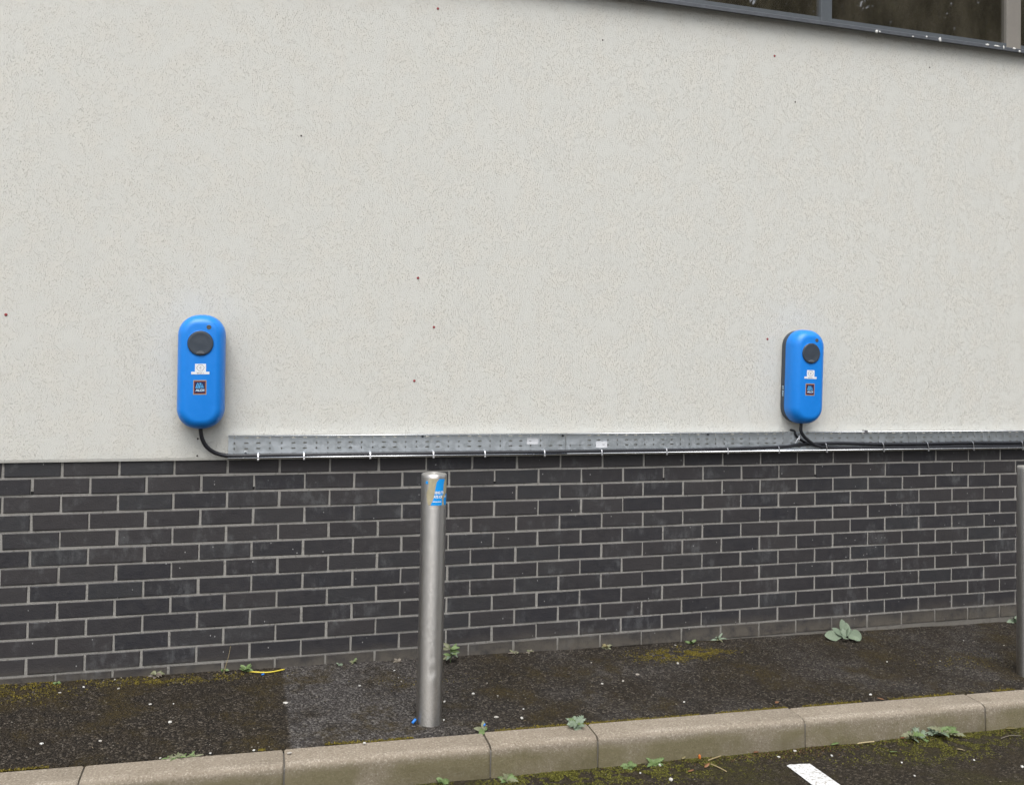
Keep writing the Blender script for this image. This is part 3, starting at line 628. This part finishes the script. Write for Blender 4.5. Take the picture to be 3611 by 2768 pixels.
    for w_ in (38,22,30,26,44,20,30,40,36): 
        V = []
        for a in (m_, m_+w_): V += [P(a, 1348, .0014), P(a, 1306+random.uniform(0,14), .0014)]
        mesh('lettering', V, [(0,2,3,1)], MAT['swhite'], st); m_ += w_+5
    return root
bp = on_ground(1512, 2562)
bollard(1.700, -.660, 'stainless steel bollard with a torn blue sticker standing before the brick wall', True)
bollard(4.652, -.695, 'plain stainless steel bollard cut off by the right edge', False)

# ================================================================== PLANTS
def leaf_mesh(L, Wd, droop, lobes=0, fold=.25, nseg=7, tipw=1.0):
    """leaf along +x, lying in xy, drooping in z"""
    V = []; Fc = []; th = 0; x = z = 0
    for i in range(nseg+1):
        t = i/nseg; w = Wd*.5*(math.sin(math.pi*min(1, t**.85*.97+.03))**.8)*(1 if lobes == 0 else 1)
        if lobes < 0: w = Wd*.5*math.sin(math.pi*(.04+.95*t**1.15))**.55*(.35+.65*min(1,t*2.2))
        if lobes > 0: w *= (.55+.45*(1 if i % 2 else -.35)) if 0 < i < nseg else .6
        w = max(w, Wd*.04)
        V += [(x, -w, z+w*fold), (x, 0, z), (x, w, z+w*fold)]
        th += droop/nseg; x += L/nseg*math.cos(th); z -= L/nseg*math.sin(th)
    for i in range(nseg):
        for j in (0,1): Fc.append((i*3+j, (i+1)*3+j, (i+1)*3+j+1, i*3+j+1))
    return V, Fc
def plant(name, pos, label, cat, leaves, mm, stem=0.0, group=None, stalk=None, away=None):
    """leaves: list of (azimuth deg, pitch deg, length, width, droop, lobes, height)"""
    root = tag(empty(name, pos), label, cat, group); ms = mm if isinstance(mm, list) else [mm]
    if stem: MB().tube(catmull([(0,0,-.006),(random.uniform(-.004,.004),random.uniform(-.004,.002),stem*.5),(random.uniform(-.008,.008),-.004,stem)],4), .0017, 6).build('stem', MAT[ms[0]], root)
    for (a, p, L, w, dr, lb, h, *dx) in leaves:
        V, Fc = leaf_mesh(L, w, dr, lb, random.uniform(.15,.4), 11 if lb > 0 else 9)
        o = mesh('leaf', V, Fc, MAT[random.choice(ms)], root, (dx[0] if dx else 0, dx[1] if len(dx) > 1 else 0, h), True); o.rotation_euler = (R(52)*math.cos(R(a))+random.uniform(-.3,.3), -R(p), R(a))
    if stalk:
        for pts, r in stalk: MB().tube(catmull(pts,4), r, 5).build('dry_stalk', MAT['straw'], root)
    return root
def fan(n, L, w, p=(20,60), dr=(.4,1.2), lb=0, az=(180,360), h=(0,0)):
    out = []
    for i in range(n):
        a = az[0]+(az[1]-az[0])*(i+random.uniform(.2,.8))/n; out.append((a, random.uniform(*p), L*random.uniform(.7,1.15), w*random.uniform(.75,1.15), random.uniform(*dr), lb, random.uniform(*h)))
    return out
def gp(u, v):
    q = on_ground(u, v); y = min(q.y, -.006); return Vector((q.x, y, pave_z(q.x, y)))
def rp(u, v):
    q = on_road(u, v); y = min(q.y, ykerb(q.x)-KW-.012); return Vector((q.x, y, road_z(q.x, y)))
plant('weed', gp(1588,2335), 'leafy upright green weed against the wall just right of the near bollard', 'weed', fan(14,.052,.017,(0,55),(.5,1.2),0,(150,390),(.012,.075)), ['g_fresh','g_grey','g_dull'], .08)
plant('weed', gp(2972,2252)+Vector((0,-.03,0)), 'large grey-green rosette of broad oval leaves at the wall foot', 'weed',
      [(184,12,.105,.056,.25,-1,.012,-.012,.02),(150,42,.070,.038,.3,-1,.014,-.008,.012),(80,74,.085,.040,.12,-1,.016,0,.02),(42,56,.080,.038,.3,-1,.014,.008,.012),(352,10,.088,.062,.5,-1,.016,.012,0),(300,18,.060,.036,.6,-1,.012,.008,-.006),(225,26,.050,.036,.6,-1,.014,-.004,-.004),(18,34,.060,.036,.4,-1,.018,.01,.012),(112,62,.05,.03,.3,-1,.014,0,.008)], 'g_grey')
plant('weed', gp(2030,2566), 'bushy green weed with divided leaves behind the kerb joint', 'weed', fan(20,.046,.026,(5,60),(.4,1.3),1,(0,360),(0,.02)), ['g_grey','g_fresh'])
plant('weed', gp(1706,2578), 'small weed with four broad leaves in the kerb joint right of the bollard', 'weed', [(185,22,.042,.018,.5,0,.004),(85,55,.038,.018,.4,0,.004),(235,6,.036,.024,.7,0,.004),(30,25,.025,.014,.7,0,.004)], ['g_fresh','g_dull'])
plant('weed', gp(550,2384), 'drooping dull olive weed at the wall foot on the left', 'weed', fan(8,.036,.015,(15,60),(.8,1.6),0,(150,390),(0,.012)), ['g_dull','g_purple'])
plant('weed', gp(789,2372), 'tiny green weed with a tall dry stalk against the wall', 'weed', fan(6,.024,.011,(20,60),(.5,1.2),0,(170,370),(0,.012)), 'g_fresh', stalk=[([(.002,-.012,0),(.008,-.01,.03),(.018,-.006,.07),(.026,-.004,.115)], .0009), ([(-.004,-.018,0),(.006,-.012,.03),(.014,-.008,.055)], .0008)])
plant('weed', gp(868,2368), 'small bright green weed beside the yellow sleeve', 'weed', fan(8,.038,.015,(10,65),(.5,1.2),0,(140,400),(0,.012)), 'g_fresh')
plant('weed', gp(1196,2346), 'tiny pale green seedling at the wall left of the near bollard', 'weed', fan(5,.018,.009,(20,60),(.5,1.2),0,(170,370)), 'g_grey')
plant('weed', gp(1246,2338), 'small dark green star-shaped seedling left of the near bollard', 'weed', fan(6,.026,.010,(20,70),(.3,1),0,(150,390)), ['g_fresh','g_dull'])
plant('weed', gp(1402,2332), 'small purplish weed at the wall directly left of the near bollard', 'weed', fan(8,.026,.012,(15,60),(.5,1.3),0,(150,390)), 'g_purple')
plant('weed', gp(1812,2304), 'low dull weed at the wall, first right of the tall green weed', 'weed', fan(7,.030,.013,(10,55),(.5,1.3),0,(150,390)), ['g_dull','g_purple'])
plant('weed', gp(1866,2298), 'low dull weed at the wall, second right of the tall green weed', 'weed', fan(6,.030,.012,(15,65),(.6,1.3),0,(150,390)), ['g_dull','g_purple'])
plant('weed', gp(2140,2284), 'arching pale olive weed at the wall left of the ochre moss', 'weed', fan(9,.040,.014,(25,75),(1.0,2.0),0,(150,390)), ['g_dull','g_olive'])
plant('weed', gp(2437,2270), 'small green weed at the wall behind the ochre moss', 'weed', fan(6,.034,.013,(20,65),(.4,1.2),0,(150,390)), 'g_fresh')
plant('weed', gp(2530,2256), 'upright spiky weed at the wall right of the ochre moss', 'weed', fan(8,.044,.012,(15,75),(.4,1.2),0,(150,390),(0,.015)), ['g_dull','g_grey'])
plant('weed', gp(3572,2190), 'grey-green weed at the wall behind the right-hand bollard', 'weed', fan(7,.055,.030,(10,70),(.4,1.2),0,(140,400)), 'g_grey')
plant('weed', gp(200,2410), 'tiny bright weed at the wall foot on the far left', 'weed', fan(5,.020,.010,(15,60),(.4,1.2),0,(170,370)), 'g_fresh')
plant('grass_tuft', gp(640,2668), 'low green grass tuft along the back of the kerb on the left', 'grass', [(a, p, L, w, dr, lb, h, random.uniform(-.05,.05), random.uniform(-.006,.006)) for (a, p, L, w, dr, lb, h) in fan(30,.034,.0055,(8,45),(.4,1.0),0,(0,360))], ['g_fresh','g_dull'])
dl = [(a, p, L*random.uniform(.8,1.1), w, dr, lb, h, random.choice((-.07,-.03,.05,.10))+random.uniform(-.015,.015), random.uniform(-.01,.012)) for (a, p, L, w, dr, lb, h) in fan(34,.088,.036,(6,42),(.2,.8),1,(10,385),(.002,.014))+fan(4,.085,.012,(45,70),(.2,.6),1,(60,130))]
plant('weed', rp(3262,2600), 'sprawling dandelion-like weed on the road against the kerb', 'weed', dl, ['g_dull','g_fresh','g_grey'])
plant('weed', rp(2215,2704), 'low green weed at the kerb foot left of the orange scrap', 'weed', fan(13,.044,.022,(8,50),(.4,1.2),1,(0,360)), 'g_fresh')
plant('weed', rp(2305,2692), 'green weed at the kerb foot closest to the orange scrap', 'weed', fan(13,.050,.024,(8,50),(.4,1.2),1,(0,360)), 'g_fresh')
plant('weed', rp(1560,2758), 'bright green five-leaved weed below the kerb under the near bollard', 'weed', fan(7,.030,.022,(15,55),(.4,1),0,(10,370)), 'g_fresh')
plant('weed', rp(1790,2750), 'clump of small green weeds at the kerb foot right of the kerb joint', 'weed', fan(18,.040,.020,(8,55),(.4,1.2),1,(0,360)), ['g_fresh','g_dull'])
plant('weed', rp(1246,2766), 'small green leaf shoot at the bottom edge below the kerb', 'weed', fan(5,.040,.022,(25,65),(.4,1),0,(30,180)), 'g_fresh')

# ================================================================== LITTER
def fallen(u, v, label, L, w, az, mm, road_=False, p=6, z=None):
    q = rp(u, v) if road_ else gp(u, v)
    if z is not None: q.z = z(q)
    V, Fc = leaf_mesh(L, w, random.uniform(-.5,.5), 0, random.uniform(.1,.35)); o = mesh('fallen_leaf', V, Fc, MAT[mm], None, q+Vector((0,0,.005)), True); o.rotation_euler = (random.uniform(-.15,.15), -R(p), R(az))
    so_ = o.modifiers.new('thickness', 'SOLIDIFY'); so_.thickness = .0004; tag(o, label, 'leaf', 'fallen leaves')
kt = lambda q: zg(q.x, ykerb(q.x))+.004
fallen(3118,2472,'reddish brown leaf lying on the kerb top',.036,.014,175,'g_brown',p=8,z=kt)
fallen(2735,2483,'small orange-brown leaf on the pavement edge left of the right kerb joint',.022,.014,20,'g_brown',p=20)
fallen(2915,2620,'bright green oval leaf on the road below the kerb',.044,.015,5,'g_fresh',True)
fallen(3135,2658,'narrow green leaf on the road right of the white line',.032,.011,330,'g_fresh',True)
fallen(3165,2600,'pinkish brown leaf lying against the dandelion-like weed',.040,.022,10,'g_brown',True,14)
fallen(3520,2560,'long olive leaf on the road by the kerb at the right',.055,.016,345,'g_olive',True)
fallen(3372,2650,'pale curled leaf on the moss at the right',.034,.012,320,'straw',True)
fallen(2484,2716,'orange-brown leaf between two straws on the road',.028,.014,10,'g_brown',True,12)
fallen(2400,2676,'pale olive leaf by the kerb left of the orange scrap',.024,.013,30,'g_olive',True)
fallen(2425,2730,'dull brown leaf flat on the moss below the straws',.026,.010,345,'g_brown',True)
fallen(2650,2650,'brown leaf among the litter left of the white line',.030,.014,15,'g_brown',True)
def stick(name, P, r, mm, label, cat, group=None): tag(MB().tube(catmull(P,5), r, 6).build(name, MAT[mm], smooth=True), label, cat, group)
a, b = rp(2497,2686), rp(2538,2665); stick('straw', [a+Vector((0,0,.004)), (a+b)/2+Vector((0,0,.005)), b+Vector((0,0,.005))], .0026, 'straw', 'thick pale straw slanting up toward the kerb', 'straw', 'dry straws on the road')
a, b = rp(2506,2701), rp(2562,2730); stick('straw', [a+Vector((0,0,.004)), (a+b)/2+Vector((0,0,.005)), b+Vector((0,0,.003))], .0022, 'straw', 'pale straw slanting away from the kerb toward the white line', 'straw', 'dry straws on the road')
a, b = rp(3005,2610), rp(3062,2603); stick('straw', [a+Vector((0,0,.004)), (a+b)/2+Vector((0,0,.005)), b+Vector((0,0,.004))], .003, 'straw', 'pale straw by the kerb between green leaf and dandelion-like weed', 'straw', 'dry straws on the road')
a, b = rp(3530,2610), rp(3600,2601); stick('twig', [a+Vector((0,0,.004)), (a+b)/2+Vector((0,.006,.008)), b+Vector((0,0,.004))], .0018, 'g_purple', 'thin dark twig on the road at the right edge', 'twig')
a, b, c = gp(880,2370), gp(945,2371), gp(1003,2362); stick('yellow_sleeve', [a+Vector((0,0,.004)), b+Vector((0,0,.0045)), c+Vector((0,0,.006))], .0032, 'yellow', 'yellow plastic cable sleeve lying at the wall foot', 'offcut')
def nugget(name, q, sz, mm, label, cat, group=None, flat_=.6, rz=None):
    bm = bmesh.new(); bmesh.ops.create_icosphere(bm, subdivisions=1, radius=1)
    for v in bm.verts: v.co = Vector((v.co.x*sz[0], v.co.y*sz[1], v.co.z*sz[2]))*random.uniform(.8,1.15)
    me = bpy.data.meshes.new(name); bm.to_mesh(me); bm.free(); me.materials.append(MAT[mm]); o = link(bpy.data.objects.new(name, me)); o.location = q+Vector((0,0,sz[2]*.55)); o.rotation_euler = (0,0,random.uniform(0,3) if rz is None else rz)
    tag(o, label, cat, group)
nugget('orange_scrap', rp(2463,2672), (.008,.004,.012), 'orange', 'small bright orange scrap standing by the kerb foot', 'scrap')
def offcut(q, L, r, rz, pit, label):
    o = MB().tube([(-L,0,0),(0,0,.0005),(L,0,0)], r, 8).build('wire_offcut', MAT['bluebit'], None, q+Vector((0,0,r+.001)), True); o.rotation_euler = (0,-pit,rz); tag(o, label, 'offcut', 'blue wire offcuts')
offcut(gp(1459,2552)+Vector((0,-.004,.006)), .010, .0055, .5, .6, 'short blue wire offcut beside the foot of the near bollard')
offcut(gp(927,2379), .006, .0038, .2, .1, 'tiny blue wire offcut by the yellow sleeve')
offcut(gp(1708,2576)+Vector((0,0,.018)), .005, .0035, .9, .3, 'tiny blue wire offcut among the leaves in the kerb joint')
PB = [(295,2421,1),(418,2429,1.3),(211,2442,.9),(530,2485,1.2),(600,2546,1.4),(353,2615,1.2),(146,2620,1),(1007,2478,1.5),(741,2655,.9),(1391,2366,.8),(1415,2404,.9),(1405,2391,.6),(1567,2475,1.2),(1565,2537,.9),(1718,2408,.6),(1755,2452,.7),(1846,2499,.8),(1750,2528,1.4),(1840,2532,1.3),(1668,2448,1.4),(2248,2381,1.6),(2197,2403,1.2),(2382,2277,1),(2412,2475,1),(2123,2411,1.1),(3070,2450,1.6),(3128,2332,.8),(3435,2261,.6),(3398,2258,.6),(405,2396,.6),(612,2482,.7),(1268,2417,1.1),(2390,2338,1.3),(2085,2336,.9),(895,2645,1.1),(565,2672,.8),(430,2380,.5),(3540,2276,.9),(3315,2330,.5)]
for u, v, k in PB:
    r = .0052*k; nugget('pebble', gp(u, v), (r*random.uniform(1,1.6), r*random.uniform(.8,1.1), r*.6), 'pebble', 'small pale pebble lying on the dark pavement', 'pebble', 'pale pebbles on the pavement')
for u, v, k in ((2328,2700,1.7),(2366,2758,1.6),(2933,2672,1.2),(2803,2650,1.3),(2746,2672,1.2),(2258,2730,.8),(3180,2698,.8),(3225,2750,.8),(3435,2692,.9),(3605,2720,1.3),(3605,2545,2.2)):
    r = .0052*k; nugget('pebble', rp(u, v), (r*random.uniform(1,1.4), r, r*.7), 'pebble', 'small pale pebble lying on the mossy road', 'pebble', 'pale pebbles on the road')
q = gp(1020,2652); q.y -= .02; q.z = kt(q); nugget('pebble', q, (.010,.006,.003), 'pebble', 'white flat chip on the kerb top beside a joint', 'pebble', rz=.2)
q = gp(1285,2626); q.z = kt(q); nugget('pebble', q, (.008,.007,.005), 'pebble', 'pale pebble on the back edge of the kerb left of the bollard', 'pebble')

# ------------------------------------------------------------------ uncountable ground cover
def scatter(name, n, fpos, size, mm, label, cat, shape='stone'):
    P = []; 
    while len(P) < n:
        q = fpos()
        if q: P.append(q)
    P = np.array(P); n = len(P); s = size[0]+(size[1]-size[0])*rng.random(n)**2.2
    if shape == 'stone':
        B = np.array([(1,0,0),(-1,0,0),(0,1,0),(0,-1,0),(0,0,1),(0,0,-1)],float); Fb = np.array([(0,2,4),(2,1,4),(1,3,4),(3,0,4),(2,0,5),(1,2,5),(3,1,5),(0,3,5)])
        sc = rng.uniform(.6,1.3,(n,6,1))*(np.array([3.0,.45,.4]) if 'straw' in name else np.array([1,1,.6]))
    else:   # little tuft: three leaning blades
        B = np.array([(-.35,0,0),(.35,0,0),(.1,.3,1),(0,-.35,0),(0,.35,0),(.4,-.1,.8),(-.3,-.2,0),(.3,.2,0),(-.3,.2,.9)],float); Fb = np.array([(0,1,2),(3,4,5),(6,7,8)])
        sc = rng.uniform(.6,1.4,(n,9,1))*(np.array([1,1,1]) if 'tree' in name else np.array([1.25,1.25,.5]))
    a = rng.uniform(0,6.28,n); c, d = np.cos(a), np.sin(a); Vv = B[None]*sc
    x = Vv[...,0]*c[:,None]-Vv[...,1]*d[:,None]; y = Vv[...,0]*d[:,None]+Vv[...,1]*c[:,None]
    V = np.stack([x,y,Vv[...,2]],-1)*s[:,None,None]+P[:,None,:]
    Fq = (Fb[None]+np.arange(n)[:,None,None]*len(B)).reshape(-1,3)
    return tag(big_mesh(name, V.reshape(-1,3), Fq, MAT[mm]), label, cat, kind='stuff')
def rnd(a, b): return a+(b-a)*random.random()
def f_grit():
    x = rnd(-.6, 6.4); y = rnd(ykerb(x)+.003, -.002); d = nz(x, y, 2.1)*.5+.5
    if random.random() > (.35+.8*d)*(.45 if 1.15 < x < 1.75 else 1): return None
    return (x, y, pave_z(x, y)+.0004)
def f_grit_road():
    x = rnd(.2, 6.0); y = ykerb(x)-KW-.01-1.0*random.random()**1.3; return (x, y, road_z(x, y)+.0004)
patches = [(gp(60,2440),.26,.12,1),(gp(690,2392),.30,.05,.8),(gp(2370,2308),.20,.085,2.6),(gp(2480,2300),.16,.05,1.2),(gp(120,2410),.2,.05,1),(gp(480,2400),.25,.05,.5),(gp(3380,2330),.3,.12,.25),(gp(1500,2400),.3,.1,.12)]
def f_moss():
    if random.random() < .35:              # seam along the back of the kerb
        x = rnd(-.4, 6); n_ = nz(x, 0, 2.5)+.5*nz(x, 5, 9)
        if n_ < -.05: return None
        y = ykerb(x)+abs(random.gauss(0,.009)); return (x, y, pave_z(x, y))
    p, rx, ry, w = random.choices(patches, [q[3] for q in patches])[0]
    x, y = p.x+random.gauss(0, rx*.5), p.y+random.gauss(0, ry*.5)
    if y > -.003 or y < ykerb(x) or nz(x, y, 16)+.6*nz(x, y, 45) < -.12: return None
    return (x, y, pave_z(x, y)-.001)
def f_brown():
    x = rnd(-.6, 6); y = rnd(ykerb(x), -.003)
    w = nz(x, y, 1.6)+.5*nz(x, y, 7) + (.35 if x < 1.13 else (-.5 if x < 1.9 else .05))
    if w < .05+.3*random.random(): return None
    return (x, y, pave_z(x, y)-.001)
rpat = [(rp(3330,2640),.26,.07,1.6),(rp(3450,2600),.3,.04,1),(rp(2200,2725),.26,.06,1.2),(rp(2400,2715),.32,.07,1.2),(rp(1900,2745),.22,.03,1),(rp(2000,2760),.2,.05,.8),(rp(3100,2650),.3,.08,.5),(rp(2560,2680),.3,.05,.4)]
def f_rmoss():
    if random.random() < .3:
        x = rnd(.3, 6); y = ykerb(x)-KW-.006-abs(random.gauss(0,.018))
        if nz(x, 2, 3) < -.15: return None
        return (x, y, road_z(x, y)-.001)
    p, rx, ry, w = random.choices(rpat, [q[3] for q in rpat])[0]
    x, y = p.x+random.gauss(0, rx*.6), p.y+random.gauss(0, ry*.8)
    if y > ykerb(x)-KW-.006 or nz(x, y, 14)+.6*nz(x, y, 40) < -.1: return None
    if abs(y-q_line) < 0: return None
    if x0-.01 < x < x1+.01 and y < yline: return None
    return (x, y, road_z(x, y)-.001)
q_line = -99; yline = ys[0] if False else on_road(2772,2708).y
x0, x1 = on_road(2772,2708).x, on_road(2850,2697).x
def f_litter():
    c = rp(2790,2640); x, y = c.x+random.gauss(0,.16), c.y+random.gauss(0,.035)
    if random.random() < .3: x = rnd(2, 5.2); y = ykerb(x)-KW-.01-abs(random.gauss(0,.03))
    if y > ykerb(x)-KW-.008: return None
    return (x, y, road_z(x, y)+.001)
scatter('grit', 52000, f_grit, (.0014,.0046), 'grit', 'fine dark grit covering the pavement', 'grit')
scatter('road_grit', 16000, f_grit_road, (.0013,.0034), 'grit', 'fine dark grit on the road below the kerb', 'grit')
scatter('straw_crumbs', 420, lambda: f_grit() if random.random() < .7 else f_grit_road(), (.0012,.0042), 'crumb', 'thin dry straw crumbs strewn over pavement and road', 'debris')
scatter('moss', 24000, f_moss, (.003,.008), 'moss', 'ochre moss patches on the pavement', 'moss', 'tuft')
scatter('brown_moss', 26000, f_brown, (.002,.0052), 'bmoss', 'dark brown moss film spread over the pavement', 'moss', 'tuft')
scatter('road_moss', 34000, f_rmoss, (.003,.0085), 'gmoss', 'yellow-green moss on the road along the kerb foot', 'moss', 'tuft')
scatter('leaf_litter', 900, f_litter, (.003,.009), 'litter', 'brown leaf crumbs gathered at the kerb foot', 'leaf litter', 'tuft')

# ------------------------------------------------------------------ trees across the car park (seen mirrored in the window)
def f_tree():
    tall = random.random() < .75
    x = rnd(9.5, 27) if tall else rnd(-34, 44); y = -13.5-4.5*random.random() if tall else -24-4*random.random()
    edge = min(1, (x-9.5)/2., (27-x)/3.)
    top = (13.5+2.5*nz(x, 0, .2)+1.2*nz(x, 9, .6))*max(.3, edge) if tall else 3.2+1.2*nz(x, 0, .2); z = -.2+(top+.2)*random.random()**.75
    if tall and z < 5.2+1.2*nz(x, 3, .4) and x < 19: return None
    if nz(x, z*1.3, .5)+.7*nz(x, z, 1.4) < -.27: return None
    return (x, y, z)
scatter('tree_belt', 34000, f_tree, (.16,.42), 'far', 'belt of trees across the car park, mirrored in the window', 'trees', 'tuft')
